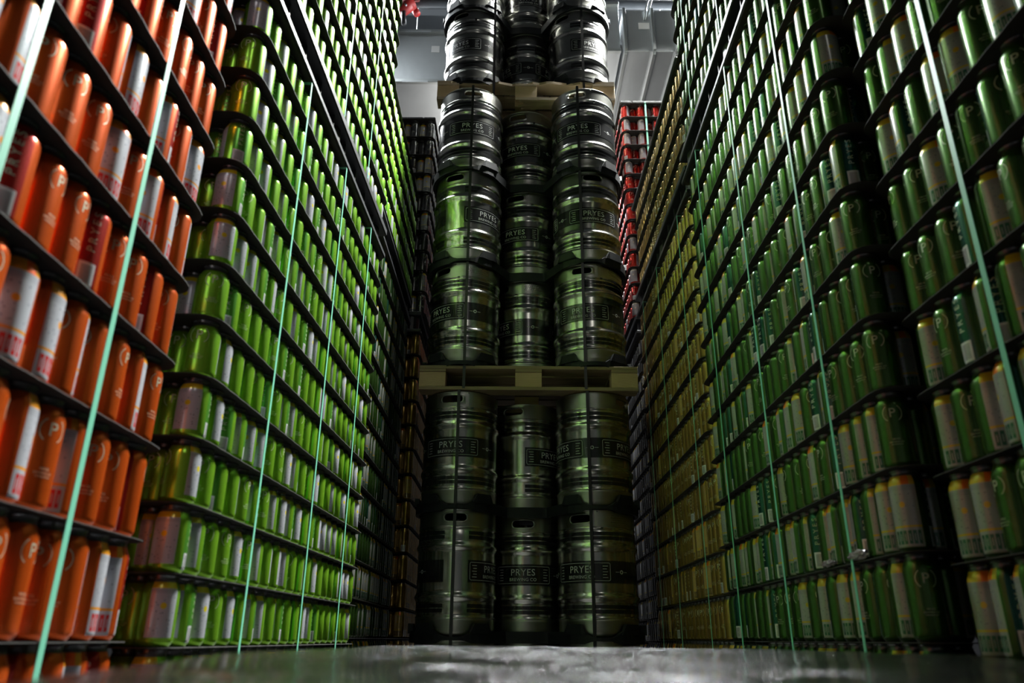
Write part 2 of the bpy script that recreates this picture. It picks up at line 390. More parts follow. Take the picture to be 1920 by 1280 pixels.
def stack(kind, side, a, b, y0, ncols, z0, nl, where, group, rows=2, nend=2, first_tier=0, yrev=False, depth=1.10, skip=(), pitch=None, sheet=True, over=0.012, weights=(3, 4, 2, 3), jit=0.0, tierword='tier up', sheetlabel=None, leanx=0.0, aover=0.0095):
    """cans on tier sheets. side=-1 left of the aisle (stack extends to -x), +1 right. Aisle tangent plane x = a + b*y. y0 = centre of the first can."""
    K = KINDS[kind]; p = pitch or K['p']; n = 0
    sgn = side
    th = math.atan(b)
    dy = 0.0662 * math.cos(th)
    for k in range(nl):
        z = z0 + k * p
        for r in range(rows if rows > nend else max(rows, nend)):
            for c in range(ncols):
                if r >= rows and c > 0: continue
                y = y0 + c * dy + (0.0331 if r % 2 else 0.0)
                if (k, c, r) in skip: continue
                x = a + b * y + sgn * (CR + r * 0.0574) + leanx * z
                if jit: x += random.uniform(-jit, jit); y += random.uniform(-jit, jit)
                q = proj((x, y, z + K['h'] / 2))
                visible = q and -60 < q[0] < 1980 and -110 < q[1] < 1390
                end = (r > 0 and c == 0 and r < nend)
                ucam = random.choices([0.12, 0.50, 0.78, random.choice((0.28, 0.98, 0.26))], weights)[0] + random.uniform(-0.07, 0.07)
                azc = math.atan2(-y, -x)   # direction from the can to the camera
                rot = azc - 2 * PI * ucam
                if visible and (r == 0 or end):
                    size = K['h'] / math.hypot(x, y) * (1.0 if r == 0 else 0.8)
                    # cans seen more nearly edge-on show less
                    CANDS.append((size, kind, x, y, z, rot, face_at(ucam), where, k - first_tier + 1, c + 1, r, group))
                elif r == 0 or r < rows or end:
                    if q and (-500 < q[0] < 2420 and -420 < q[1] < 1700):
                        LOW.setdefault((kind, where), []).append((x, y, z, rot))
        # the sheet this tier stands on
    if sheet:
        L = ncols * dy + 0.0331
        for k in range(nl + 1):
            z = z0 + k * p - 0.0008
            ya, yb = y0 - CR - over, y0 - CR + L + over - 0.015
            pts = []
            rad = 0.05
            def P(s, t): # s along y, t depth
                return (a + b * s + sgn * t + leanx * z, s)
            def arc(cs, ct, q0):
                for i in range(6):
                    an = math.radians(q0 + 18 * i); pts.append(P(cs + rad * math.cos(an), ct + rad * math.sin(an)))
            arc(yb - rad, depth - rad, 0); arc(ya + rad, depth - rad, 90); 
            arc(ya + rad, -aover + rad, 180)
            # aisle edge with faint scallops where cans press
            m_ = ncols * 2
            for i in range(1, m_):
                s = (ya + rad) + (yb - ya - 2 * rad) * i / m_; pts.append(P(s, -aover - (0.0012 if i % 2 else 0.0)))
            arc(yb - rad, -aover + rad, 270)
            if sgn < 0: pts = pts[::-1]
            cx, cy = P((ya + yb) / 2, 0.3)
            pts = [(x - cx, y - cy) for x, y in pts]
            q = proj((a + b * (ya + .3), y0, z))
            mb = MB().prism(pts, -0.0007, 0.0007)
            t = k - first_tier
            o = mb.build('tier_sheet', M_SHEET, loc=(cx, cy, z))
            lab = ('dark sheet topping the %s' % (where)) if k == nl else ('dark sheet under the %s %s of cans, %s' % (ORD[t + 1] if 0 <= t < 24 else 'lowest', 'tier', where)) if t >= 0 else ('dark sheet %s below the film top, %s' % (ORD[-t] + ' sheet', where))
            tag(o, lab, 'tier sheet', 'tier sheets between the cans')

# x planes measured from the photograph
ST_OR = 'near left orange stack'
stack('orange', -1, -0.602, -0.02, 0.62, 11, -0.008 - 3 * 0.1585, 14, ST_OR, 'orange cans on the near left', nend=1, first_tier=3, over=0.014, weights=(4, 2.6, 2, 5))
ST_L = 'lower left lime stack'; ST_LU = 'upper left lime stack'
stack('lime', -1, -0.650, 0.037, 1.435, 21, -0.018 - 5 * 0.1238, 17, ST_L, 'lime cans in the lower left load', nend=4, first_tier=5, over=0.018)
stack('lime', -1, -0.650, 0.037, 1.435, 21, 1.605, 11, ST_LU, 'lime cans in the upper left load', nend=3)
ST_B = 'far left green stack'; ST_BU = 'far left lime stack'
stack('green', -1, -0.675, 0.0, 3.16, 21, 0.0 - 4 * 0.1585, 16, ST_B, 'dark green cans far on the left', nend=1, first_tier=4, over=0.006)
stack('limetall', -1, -0.665, 0.0, 3.20, 21, 2.05, 5, ST_BU, 'lime cans high on the far left', nend=3, over=0.0, jit=0.002)
ST_G = 'left gold corner stack'
stack('gold', -1, -0.612, 0.0, 4.70, 16, -4 * 0.1585, 16, ST_G, 'gold cans in the corner stack on the left', nend=3, first_tier=4)
ST_K = 'high left black stack'
stack('black', -1, -0.635, 0.008, 4.72, 16, 2.055, 10, ST_K, 'black cans high on the left', nend=4)
ST_R1 = 'near right green stack'
stack('green', 1, 0.800, 0.0, 0.78, 10, -0.028 - 3 * 0.1585, 16, ST_R1, 'dark green cans nearest on the right', nend=1, first_tier=3, over=0.018)
ST_R2 = 'lower right green stack'; ST_R2U = 'upper right green stack'
stack('green', 1, 0.715, 0.02, 1.485, 21, 0.0 - 4 * 0.1585, 16, ST_R2, 'dark green cans in the lower right load', nend=4, first_tier=4, over=0.028)
stack('green', 1, 0.715, 0.02, 1.485, 21, 2.055, 7, ST_R2U, 'dark green cans in the upper right load', nend=3, over=0.024)
ST_Y = 'lower right gold stack'; ST_YU = 'upper right gold stack'
stack('gold', 1, 0.800, 0.0, 3.00, 21, 0.0 - 4 * 0.1585, 16, ST_Y, 'gold cans low on the right', nend=2, first_tier=4, weights=(1, 1, 1, 6))
stack('gold', 1, 0.815, 0.0, 3.02, 21, 2.055, 4, ST_YU, 'gold cans high on the right', nend=4, weights=(1, 1, 1, 6))
ST_D = 'far right shade-darkened stack'; ST_DU = 'high right red stack'
stack('dark', 1, 0.835, 0.0, 4.58, 17, -0.01 - 5 * 0.1238, 20, ST_D, 'shade-darkened cans far low on the right', nend=2, first_tier=5)
stack('red', 1, 0.800, 0.0, 4.62, 17, 1.99, 14, ST_DU, 'red cans high on the far right', nend=6)

# the 300 largest of each colour become individual objects, the rest one object
bykind = {}
for c in CANDS: bykind.setdefault(KINDS[c[1]]['name'], []).append(c)
for nm, lst in bykind.items():
    lst.sort(key=lambda t: -t[0])
    for (size, kind, x, y, z, rot, face, where, tier, colm, row, group) in lst[:300]:
        K = KINDS[kind]
        o = link(K['name'], K['mesh'], None, (x, y, z), rot)
        if row: pos = '%s back from the aisle at its near end' % ORD[row + 1]
        elif where == ST_OR: pos = '%s from far end' % ORD[12 - colm]
        elif where == ST_R1: pos = '%s from far end' % ORD[11 - colm]
        else: pos = '%s along' % ORD[colm]
        if tier > 0: tt = '%s tier up' % ORD[tier]
        else: tt = 'tier below film' if tier == 0 else '%s tier below film' % ORD[1 - tier]
        if row: lab = 'can in %s, %s, %s' % (where, tt, '%s back at its near end' % ORD[row + 1])
        else: lab = 'can showing %s, %s, %s, %s' % (face, where, tt, pos)
        tag(o, lab, 'beer can', group)
    for c in lst[300:]:
        LOW.setdefault((c[1], c[7]), []).append((c[2], c[3], c[4], c[5]))
        LOW.setdefault('mid', set()).add((c[1], c[7]))
mids = LOW.pop('mid', set())

def low_mesh(kind, pts, seg=16):
    K = KINDS[kind]; h = K['h']
    prof = [(0.0, 0.004), (0.025, 0.0), (CR, 0.013), (CR, h - 0.032), (0.0316, h - 0.0245), (0.0266, h - 0.0120), (0.0274, h - 0.001), (0.0, h - 0.004)]
    V0, F0, U0_ = lathe(prof, seg, h)
    V = []; Fc = []; UV = []
    nv = len(V0)
    for i, (x, y, z, r) in enumerate(pts):
        c, s = math.cos(r), math.sin(r)
        V += [(x + c * a - s * b, y + s * a + c * b, z + q) for a, b, q in V0]
        Fc += [tuple(i * nv + j for j in f) for f in F0]
        UV += U0_
    return mesh(K['name'], V, Fc, [K['mat']], None, True, UV)
for (kind, where), pts in LOW.items():
    o = link(KINDS[kind]['name'], low_mesh(kind, pts))
    tag(o, 'remaining %s cans packed inside and along the %s' % (KINDS[kind]['colour'], where), 'beer cans', kind='stuff')

# ------------------------------------------------------------------ plastic pallets between the loads
def plastic_pallet(side, a, b, y0, y1, z, h, label, n=8):
    root = bpy.data.objects.new('plastic_pallet', None); COL.objects.link(root); root.location = (a + b * (y0 + y1) / 2 + side * 0.55, (y0 + y1) / 2, z)
    root.rotation_euler = (0, 0, -math.atan(b))
    tag(root, label, 'pallet', 'black plastic pallets between loads')
    L = (y1 - y0) / 2; D = 0.56
    MB().box(-D, D, -L, L, h - 0.030, h, 0.004).build('top_deck', M_PAL, root)
    mb = MB()
    mb.box(-D, D, -L, L, 0, 0.006)
    MB().box(-D, D, -L, L, 0.0, 0.022, 0.004).build('bottom_deck', M_PAL, root)
    # feet and thin webs
    for i in range(3):
        yy = -L + 0.07 + i * (2 * L - 0.14) / 2
        for xx in (-D + 0.075, 0, D - 0.075):
            MB().tube([(xx, yy, 0.022), (xx, yy, h - 0.030)], 0.055, 16).build('foot', M_PAL, root, smooth=False)
    wb = MB()
    for i in range(n):
        yy = -L + 0.1 + (2 * L - .2) * (i + 0.5) / n
        wb.box(-D + 0.02, D - 0.02, yy - 0.003, yy + 0.003, 0.022, h - 0.030)
    wb.build('web', M_PAL, root)
    return root
ZL = -0.018 + 12 * 0.1238
plastic_pallet(-1, -0.645, 0.037, 1.39, 2.82, ZL + 0.001, 1.603 - ZL, 'black plastic pallet between the two near lime can loads on the left')
ZR = 12 * 0.1585
plastic_pallet(-1, -0.67, 0.0, 3.10, 4.55, ZR + 0.001, 2.052 - ZR, 'black plastic pallet under the far lime cans on the left')
plastic_pallet(-1, -0.62, 0.0, 4.66, 5.80, ZR + 0.001, 2.052 - ZR, 'black plastic pallet under the black cans at far left')
plastic_pallet(1, 0.710, 0.02, 1.44, 2.89, ZR + 0.001, 2.052 - ZR, 'black plastic pallet between the two dark green can loads')
plastic_pallet(1, 0.800, 0.0, 2.955, 4.42, ZR + 0.001, 2.052 - ZR, 'black plastic pallet between the two gold can loads')
plastic_pallet(1, 0.815, 0.0, 4.52, 5.72, -0.01 + 15 * 0.1238 + 0.001, 0.125, 'black plastic pallet under the high red cans on the right')
# floor pallets below the lowest tiers
for side, a, b, y0, y1, z1, lab in ((-1, -0.60, -0.02, 0.55, 1.33, -0.485, 'floor pallet under the orange cans'), (-1, -0.650, 0.037, 1.39, 2.82, -0.639, 'floor pallet under the lime cans'),
                                   (-1, -0.675, 0, 3.11, 4.56, -0.636, 'floor pallet under the far left green cans'), (-1, -0.612, 0, 4.66, 5.8, -0.636, 'floor pallet under the left gold cans'),
                                   (1, 0.8, 0, 0.74, 1.42, -0.505, 'floor pallet under the nearest right cans'), (1, 0.715, 0.02, 1.44, 2.89, -0.636, 'floor pallet under the lower right green cans'),
                                   (1, 0.8, 0, 2.955, 4.42, -0.636, 'floor pallet under the right gold cans'), (1, 0.835, 0, 4.52, 5.72, -0.631, 'floor pallet under the far right shade-darkened cans')):
    plastic_pallet(side, a, b, y0, y1, FLOOR, z1 - FLOOR - 0.002, 'black plastic ' + lab)

# top frames holding down finished loads
def top_frame(side, a, y0, y1, z, label):
    root = bpy.data.objects.new('top_frame', None); COL.objects.link(root); root.location = (a + side * 0.55, (y0 + y1) / 2, z); tag(root, label, 'load frame')
    L = (y1 - y0) / 2
    for x0, x1, ya, yb in ((-0.56, -0.47, -L, L), (0.47, 0.56, -L, L), (-0.47, 0.47, -L, -L + 0.09), (-0.47, 0.47, L - 0.09, L)):
        MB().box(x0, x1, ya, yb, 0, 0.022, 0.006).build('rail', M_PAL, root)
top_frame(1, 0.81, 2.98, 4.42, 2.055 + 4 * 0.1585 + 0.002, 'black top frame over the high gold cans')
top_frame(-1, -0.60, 4.68, 5.8, 2.055 + 10 * 0.1585 + 0.002, 'black top frame over the black cans at left')
top_frame(1, 0.80, 4.58, 5.76, 1.99 + 14 * 0.1238 + 0.002, 'black top frame over the high red cans')

# ------------------------------------------------------------------ turquoise straps on the can loads
def strap(side, a, b, y, z0, z1, label, wd=0.013):
    x = a + b * y - side * 0.0118
    mb = MB()
    # front run, top run and hidden back run of one closed band
    mb.box(-0.0006, 0.0006, -wd / 2, wd / 2, z0, z1)
    mb.box(min(0, side * 1.12), max(0, side * 1.12), -wd / 2, wd / 2, z1, z1 + 0.0012)
    mb.box(side * 1.12 - 0.0006, side * 1.12 + 0.0006, -wd / 2, wd / 2, z0, z1)
    o = mb.build('plastic_strap', M_STRAP, loc=(x, y, 0)); tag(o, label, 'strap', 'turquoise straps round the can loads'); return o
strap(-1, -0.602, -0.02, 1.066, -0.55, 1.75, 'turquoise strap running down the orange cans')
strap(-1, -0.602, -0.02, 0.752, -0.55, 1.75, 'turquoise strap crossing the top left corner of the orange cans')
for y, s in ((1.73, 'nearest'), (2.145, 'middle'), (2.54, 'farthest')):
    strap(-1, -0.650, 0.037, y, -0.66, ZL - 0.002, 'turquoise strap on the lower lime load, %s of its three' % s, 0.011)
for y, s in ((2.06, 'nearer'), (2.42, 'farther')):
    strap(-1, -0.650, 0.037, y, 1.61, 2.965, 'pale strap on the upper lime load, %s of its two' % s, 0.011)
for y, s in ((1.686, 'nearest'), (2.14, 'second'), (2.63, 'third')):
    strap(1, 0.715, 0.02, y, -0.66, ZR - 0.002, 'turquoise strap on the lower dark green load, %s from the camera' % s, 0.011)
    strap(1, 0.715, 0.02, y, 2.06, 3.166, 'pale strap on the upper dark green load, %s from the camera' % s, 0.011)
for y, s in ((3.156, 'nearest'), (3.7, 'middle'), (4.15, 'farthest')):
    strap(1, 0.800, 0.0, y, -0.66, ZR - 0.002, 'thin strap on the lower gold load, %s of its three' % s, 0.009)
strap(1, 0.800, 0.0, 1.13, -0.55, 2.06, 'turquoise strap running down the nearest right cans')
o = MB().box(-0.006, 0.006, -0.0006, 0.0006, 1.99, 3.735).build('plastic_strap', M_STRAP, loc=(0.978, 4.578, 0)); tag(o, 'turquoise strap on the end of the high red stack', 'strap', 'turquoise straps round the can loads')

# ------------------------------------------------------------------ kegs
KH = 0.60; KR = 0.208
def keg_proto():
    root = bpy.data.objects.new('steel_keg', None); COL.objects.link(root)
    H = KH; R = KR
    def bulge(zc, hw, amp): return [(R - 0.004 + amp * (0.5 + 0.5 * math.cos(PI * t)), zc + hw * t) for t in (-1, -.75, -.5, -.25, 0, .25, .5, .75, 1)]
    prof = [(R - 0.030, 0.072), (R - 0.010, 0.076), (R - 0.002, 0.082), (R - 0.002, 0.088), (R - 0.007, 0.093), (R - 0.004, 0.100), (R - 0.004, 0.150)]
    prof += bulge(0.180, 0.026, 0.010)
    prof += [(R - 0.004, 0.215), (R - 0.004, 0.385)]
    prof += bulge(0.418, 0.026, 0.010)
    prof += [(R - 0.004, 0.450), (R - 0.004, 0.495), (R - 0.008, 0.503), (R - 0.002, 0.508), (R - 0.002, 0.514), (R - 0.012, 0.520), (R - 0.05, 0.530), (0.05, 0.545), (0.0, 0.545)]
    V, Fc, _ = lathe(prof, 96)
    link('body', mesh('keg_body', V, Fc, [M_STEEL], None, True), root)
    # lower chime, solid ring
    V, Fc, _ = lathe([(R - 0.016, 0.0), (R - 0.010, -0.000), (R - 0.006, 0.005), (R - 0.005, 0.030), (R - 0.005, 0.070), (R - 0.002, 0.082), (R - 0.014, 0.080), (R - 0.012, 0.03), (R - 0.016, 0.0)], 96)
    link('bottom_chime', mesh('keg_bottom_chime', V, Fc, [M_STEELM], None, True), root)
    # upper chime with two true hand holes: grid wrapped on the cylinder round a rounded slot
    V = []; Fc = []
    z0, z1 = 0.508, 0.594; Rc = R - 0.005
    hw, hh = 0.058, 0.019; zc = 0.558; pw = 0.095
    def add_patch(ac):
        m = 64; rings = []
        for t in (0.0, 0.06, 0.2, 0.6, 1.0):
            ring = []
            for i in range(m):
                an = 2 * PI * i / m; c, s = math.cos(an), math.sin(an)
                # stadium
                px = (hw - hh) * (1 if c > 0 else -1) * min(1, abs(c) * 3) + hh * c; py = hh * s * (1 if abs(c) < 2 else 1)
                k = max(abs(c) / pw, abs(s) / (z1 - zc if s > 0 else zc - z0)); qx, qy = c / k, s / k
                ring.append((px + (qx - px) * t, py + (qy - py) * t, t))
            rings.append(ring)
        base = len(V)
        # lip rolled inward then outward
        for ring, off in [(rings[0], -0.012), (rings[0], 0.000), (rings[1], 0.0028)] + [(r_, 0.0) for r_ in rings[2:]]:
            for x, y, t in ring:
                a = ac + x / Rc; V.append(((Rc + off) * math.cos(a), (Rc + off) * math.sin(a), zc + y))
        for k in range(5):
            for i in range(m):
                a = base + k * m + i; b = base + k * m + (i + 1) % m
                Fc.append((a + m, b + m, b, a))
    add_patch(-PI / 2); add_patch(PI / 2)
    da = pw / Rc
    for c0, c1 in ((-PI / 2 + da, PI / 2 - da), (PI / 2 + da, 3 * PI / 2 - da)):
        n = 36; base = len(V)
        for i in range(n + 1):
            a = c0 + (c1 - c0) * i / n
            for z in (z0, z1): V.append((Rc * math.cos(a), Rc * math.sin(a), z))
        for i in range(n): Fc.append((base + 2 * i, base + 2 * i + 2, base + 2 * i + 3, base + 2 * i + 1))
    # rolled top edge
    v2, f2, _ = lathe([(Rc, z1), (Rc + 0.0025, z1 + 0.003), (Rc, z1 + 0.006), (Rc - 0.008, z1 + 0.005), (Rc - 0.008, z1 - 0.004), (Rc, z1)], 96)
    n = len(V); V += v2; Fc += [tuple(n + i for i in f) for f in f2]
    link('top_chime', mesh('keg_top_chime', V, Fc, [M_STEELM], None, True), root)
    # embossed dimples on the chime shoulder
    V = []; Fc = []
    for r_ in range(4):
        for i in range(16):
            x = (i - 7.5) * 0.0085 + (0.004 if r_ % 2 else 0)
            wrap_add(V, Fc, [([(x - .0018, .536 + r_ * .011), (x + .0018, .536 + r_ * .011), (x + .0018, .541 + r_ * .011), (x - .0018, .541 + r_ * .011)], [(0, 1, 2, 3)])], Rc, math.radians(-25), 0.0009)
    link('embossing', mesh('keg_embossing', V, Fc, [M_STEEL]), root)
    # spear valve on top
    MB().tube([(0, 0, 0.545), (0, 0, 0.572)], 0.035, 24).build('valve', M_STEEL, root, smooth=False)
    # printed bands: open at the back seam
    def ringband(z0, z1, off, a0=math.radians(-250), a1=math.radians(75), lines=()):
        V = []; Fc = []
        n = 90
        for i in range(n + 1):
            a = a0 + (a1 - a0) * i / n
            for z in (z0, z1): V.append(((R - 0.004 + off) * math.cos(a), (R - 0.004 + off) * math.sin(a), z))
        for i in range(n): Fc.append((2 * i, 2 * i + 2, 2 * i + 3, 2 * i + 1))
        return V, Fc
    for nm, z0_, z1_ in (('upper_stripe', 0.452, 0.492), ('lower_stripe', 0.106, 0.146)):
        zm = (z0_ + z1_) / 2
        V1, F1 = ringband(z0_, zm - 0.0022, 0.0006); V2, F2 = ringband(zm + 0.0022, z1_, 0.0006)
        n = len(V1); link(nm, mesh('keg_' + nm, V1 + V2, F1 + [tuple(n + i for i in f) for f in F2], [M_KBLACK], None, True), root)
    V, Fc = ringband(0.246, 0.352, 0.0006)
    lb = link('label_band', mesh('keg_label_band', V, Fc, [M_KBLACK], None, True), root)
    # print on the band: logo panels front and back, small roundel panel between
    V = []; Fc = []; Rb = R - 0.004; zc = 0.299
    for ang in (-90, -205):
        a0 = math.radians(ang)
        P = [text_polys('PRYES', 0.047, 0, zc + 0.011, 0.008, spacing=1.08), text_polys('BREWING CO', 0.0225, 0, zc - 0.024, 0.008, spacing=1.05)]
        for s in (-1, 1):
            for q in range(5):
                yy = zc - 0.027 + q * 0.0135; x0 = s * 0.112; x1 = s * (0.138 if q % 2 == 0 else 0.132)
                P.append(rect_polys(min(x0, x1), max(x0, x1), yy - 0.0012, yy + 0.0012))
            # rounded frame ends
            P.append(rect_polys(s * 0.150 - 0.0008, s * 0.150 + 0.0008, zc - 0.034, zc + 0.034))
            P.append(arc_polys(s * 0.142, zc + 0.034, 0.0072, 0.0088, 90 if s < 0 else 0, 180 if s < 0 else 90, 5))
            P.append(arc_polys(s * 0.142, zc - 0.034, 0.0072, 0.0088, 180 if s < 0 else 270, 270 if s < 0 else 360, 5))
        for s in (-1, 1): P.append(rect_polys(-0.142, 0.142, zc + s * 0.0420 - 0.0008, zc + s * 0.0420 + 0.0008, 0.008))
        V = []; Fc = []; wrap_add(V, Fc, P, Rb, a0, 0.0011)
        link('lettering', mesh('keg_lettering', V, Fc, [M_KINK]), lb)
    for ang in (-30, -148, 35):
        P = [arc_polys(0, zc, 0.0055, 0.0095, 0, 360, 20), rect_polys(-0.034, -0.014, zc - 0.0008, zc + 0.0008), rect_polys(0.014, 0.034, zc - 0.0008, zc + 0.0008)]
        V = []; Fc = []; wrap_add(V, Fc, P, Rb, math.radians(ang), 0.0011)
        link('roundel', mesh('keg_roundel', V, Fc, [M_KINK]), lb)
    # drain notch at the shoulder
    V = []; Fc = []
    wrap_add(V, Fc, [arc_polys(0, 0.505, 0.0, 0.008, 0, 180, 8)], R, math.radians(-58), 0.0008)
    link('drain_notch', mesh('keg_drain_notch', V, Fc, [M_KBLACK]), root)
    return root
def copy_tree(o, parent=None):
    c = o.copy(); COL.objects.link(c); c.parent = parent
    for ch in list(o.children):
        copy_tree(ch, c)
    return c
KEG = keg_proto(); used = [False]
SX, SY = 0.088, 4.13     # centre line of the keg tower, y of the front keg centres
DX, DY = 0.370, 0.232
LEVELS = [(0, -0.617), (0, 0.012), (0, 0.645), (1, 1.432), (1, 2.065), (1, 2.698), (2, 3.512), (2, 4.145)]
LOADY = (4.135, 4.135, 4.29)
LNAME = ['bottom tier, mostly hidden', 'second tier from the floor', 'third tier, right under the lower wooden pallet', 'first tier on the lower wooden pallet',
         'middle tier of the middle load', 'top tier of the middle load under the splintered pallet', 'first tier on the splintered upper pallet', 'highest tier cut by the frame']
ROTS = {  # spin of each keg (degrees): which part of its band faces the camera
    (1, 'L'): 180, (1, 'M'): -6, (1, 'R'): -30, (2, 'L'): -12, (2, 'M'): 157, (2, 'R'): 50,
    (3, 'L'): -40, (3, 'M'): -50, (3, 'R'): -16, (4, 'L'): 157, (4, 'M'): -22, (4, 'R'): 8, (5, 'L'): 6, (5, 'M'): -18, (5, 'R'): -16,
    (6, 'L'): -28, (6, 'M'): 62, (6, 'R'): 140, (7, 'L'): 30, (7, 'M'): 5, (7, 'R'): 200, (0, 'L'): 0, (0, 'M'): 20, (0, 'R'): 40}
SHORT = ['bottom tier near the floor', 'second tier up', 'third tier up, under the lower pallet', 'fourth tier up, on the lower pallet', 'fifth tier up', 'sixth tier up, under the upper pallet', 'seventh tier up, on the splintered pallet', 'eighth tier up, cut by the picture edge']
for li, (ld, z) in enumerate(LEVELS):
    for pos, x, y in (('L', -DX, 0), ('M', 0, DY), ('R', DX, 0), ('BL', -DX, 2 * DY), ('BR', DX, 2 * DY)):
        o = KEG if not used[0] else copy_tree(KEG)
        used[0] = True
        o.location = (SX + x, LOADY[ld] + y, z); o.scale = (1, 1, 1.02); o.rotation_euler = (0, 0, math.radians(ROTS.get((li, pos), random.uniform(0, 360))))
        nm = {'L': 'left front', 'M': 'recessed middle', 'R': 'right front', 'BL': 'left rear', 'BR': 'right rear'}[pos]
        tag(o, '%s steel keg, %s' % (nm, SHORT[li]), 'keg', 'steel kegs in the tower')

# contoured dividers between the keg tiers
def divider(z, thick, label, lug_up=True, ly=4.135):
    root = bpy.data.objects.new('keg_divider', None); COL.objects.link(root); root.location = (SX, ly + DY, z); tag(root, label, 'keg divider', 'black dividers between keg tiers')
    cs = [(-DX, -DY), (DX, -DY), (0, 0), (-DX, DY), (DX, DY)]
    def inside(x, y):
        # smooth union of discs
        s = sum(math.exp(-(math.hypot(x - a, y - b) - 0.229) / 0.035) for a, b in cs)
        return s > 1.0
    pts = []
    for i in range(180):
        an = 2 * PI * i / 180; lo, hi = 0.0, 1.0
        for _ in range(18):
            m = (lo + hi) / 2
            if inside(m * math.cos(an), m * math.sin(an)): lo = m
            else: hi = m
        pts.append((lo * math.cos(an), lo * math.sin(an)))
    MB().prism([(x * 0.985, y * 0.985) for x, y in pts], 0, thick - 0.001).build('tray', M_DIV, root)
    V = []; Fc = []; n = len(pts)
    for x, y in pts:
        d = min(abs(x - a) for a, b in (cs[0], cs[1])) if y < -0.18 else 1.0
        k = max(0.0, min(1.0, (d - 0.055) / 0.035)); hi = 0.016 + 0.026 * k; lo = -0.014 * k
        for f, z_ in ((1.0, lo), (1.0, hi), (0.972, hi), (0.972, lo)): V.append((x * f, y * f, z_))
    for i in range(n):
        for k in range(4):
            a = 4 * i + k; b_ = 4 * i + (k + 1) % 4; c = 4 * ((i + 1) % n) + k; d_ = 4 * ((i + 1) % n) + (k + 1) % 4
            Fc.append((a, c, d_, b_))
    link('rim', mesh('divider_rim', V, Fc, [M_DIV]), root)
    thick = 0.030
    # raised lip around each keg seat with trapezoid lugs
    n = 0
    for (cx, cy) in cs[:3]:
        for ad in ((-145, -35) if (cx, cy) != (0, 0) else ()):
            pass
    for (cx, cy), angs in ((cs[0], (-52, -128)), (cs[1], (-52, -128)), (cs[0], (180,)), (cs[1], (0,))):
        for ad in angs:
            V = []; Fc = []
            ring = []
            half = 16
            for t, (hz) in ((-1.0, 0.0), (-0.62, 1.0), (0.62, 1.0), (1.0, 0.0)):
                a = math.radians(ad + half * t)
                for rr in (0.2135, 0.238): 
                    V.append((cx + rr * math.cos(a), cy + rr * math.sin(a), thick - 0.001)); V.append((cx + (rr if rr > .23 else rr) * math.cos(a), cy + rr * math.sin(a), thick - 0.001 + 0.048 * hz))
            for k in range(3):
                b = 4 * k
                Fc += [(b + 2, b + 6, b + 7, b + 3), (b, b + 1, b + 5, b + 4), (b + 1, b + 3, b + 7, b + 5)]
            link('lug', mesh('divider_lug', V, Fc, [M_DIV]), root)
    return root
divider(-0.006, 0.017, 'black divider at the level of the silvery film')
divider(0.624, 0.020, 'black wavy divider between the second and third keg tiers')
divider(1.405, 0.026, 'black divider lying on the lower wooden pallet')
divider(2.044, 0.020, 'black wavy divider between the fourth and fifth keg tiers')
divider(2.677, 0.020, 'black wavy divider between the fifth and sixth keg tiers')
divider(3.484, 0.027, 'black divider lying on the splintered upper pallet', ly=LOADY[2])
divider(4.124, 0.020, 'black wavy divider between the two highest keg tiers', ly=LOADY[2])

# wooden pallets under the keg loads
def wooden_pallet(x, y, z, label, W=1.2, D=1.0, broken=False, H=0.14):
    root = bpy.data.objects.new('wooden_pallet', None); COL.objects.link(root); root.location = (x, y, z); tag(root, label, 'wooden pallet')
    t = 0.020; bh = H - 3 * t + 0.018
    # bottom runners across the front, blocks, stringers, deck boards
    for k, yy in enumerate((-D / 2, -0.05, D / 2 - 0.10)):
        if broken and k == 0:
            rnd = random.Random(3)
            # front board broken through: two splintered stubs
            for xs, xe, flip in ((-W / 2, -0.29, 1), (W / 2, -0.02, -1)):
                V = []; nn = 9
                pts = [(xs, yy)]
                for i in range(nn + 1):
                    f = i / nn; pts.append((xe + flip * rnd.uniform(-0.10, 0.05), yy + f * 0.10))
                pts.append((xs, yy + 0.10))
                if flip < 0: pts = pts[::-1]
                MB().prism(pts, 0, t).build('bottom_board', M_WOOD, root)
            o = MB().prism([(-0.06, yy - 0.002), (0.25, yy - 0.001), (0.20, yy + 0.02), (-0.02, yy + 0.012)], -0.002, 0.012).build('splinter', M_WOOD, root)
        else:
            MB().box(-W / 2, W / 2, yy, yy + 0.10, 0, t, 0.002).build('bottom_board', M_WOOD, root)
        for xx in (-W / 2, -0.072, W / 2 - 0.145):
            MB().box(xx, xx + 0.145, yy + 0.004, yy + 0.098, t, H - 2 * t + 0.004, 0.002).build('block', M_BLOCK, root)
    for xx in (-W / 2, -0.072, W / 2 - 0.145):
        MB().box(xx, xx + 0.145, -D / 2, D / 2, H - 2 * t + 0.004, H - t + 0.001, 0.001).build('stringer', M_WOOD, root)
    n = 7
    for i in range(n):
        yy = -D / 2 + i * (D - 0.12) / (n - 1)
        if broken and i == 0:
            rnd = random.Random(5); pts = []
            nn = 26
            for j in range(nn + 1):
                xx = -W / 2 + W * j / nn
                dep = 0.0 if (xx < -0.47 or 0.10 < xx < 0.2 or xx > 0.5) else rnd.uniform(0.002, 0.030)
                pts.append((xx, yy + dep))
            pts += [(W / 2, yy + 0.12), (-W / 2, yy + 0.12)]
            MB().prism(pts, H - t + 0.001, H).build('deck_board', M_WOOD, root)
        else:
            MB().box(-W / 2, W / 2, yy, yy + 0.12, H - t + 0.001, H, 0.002).build('deck_board', M_WOOD, root)
    return root
wooden_pallet(0.092, 4.42, 1.262, 'wooden pallet between the lower and middle keg loads')
wooden_pallet(0.080, 4.57, 3.330, 'weathered wooden pallet with a splintered front board under the top kegs', W=1.185, broken=True, H=0.152)
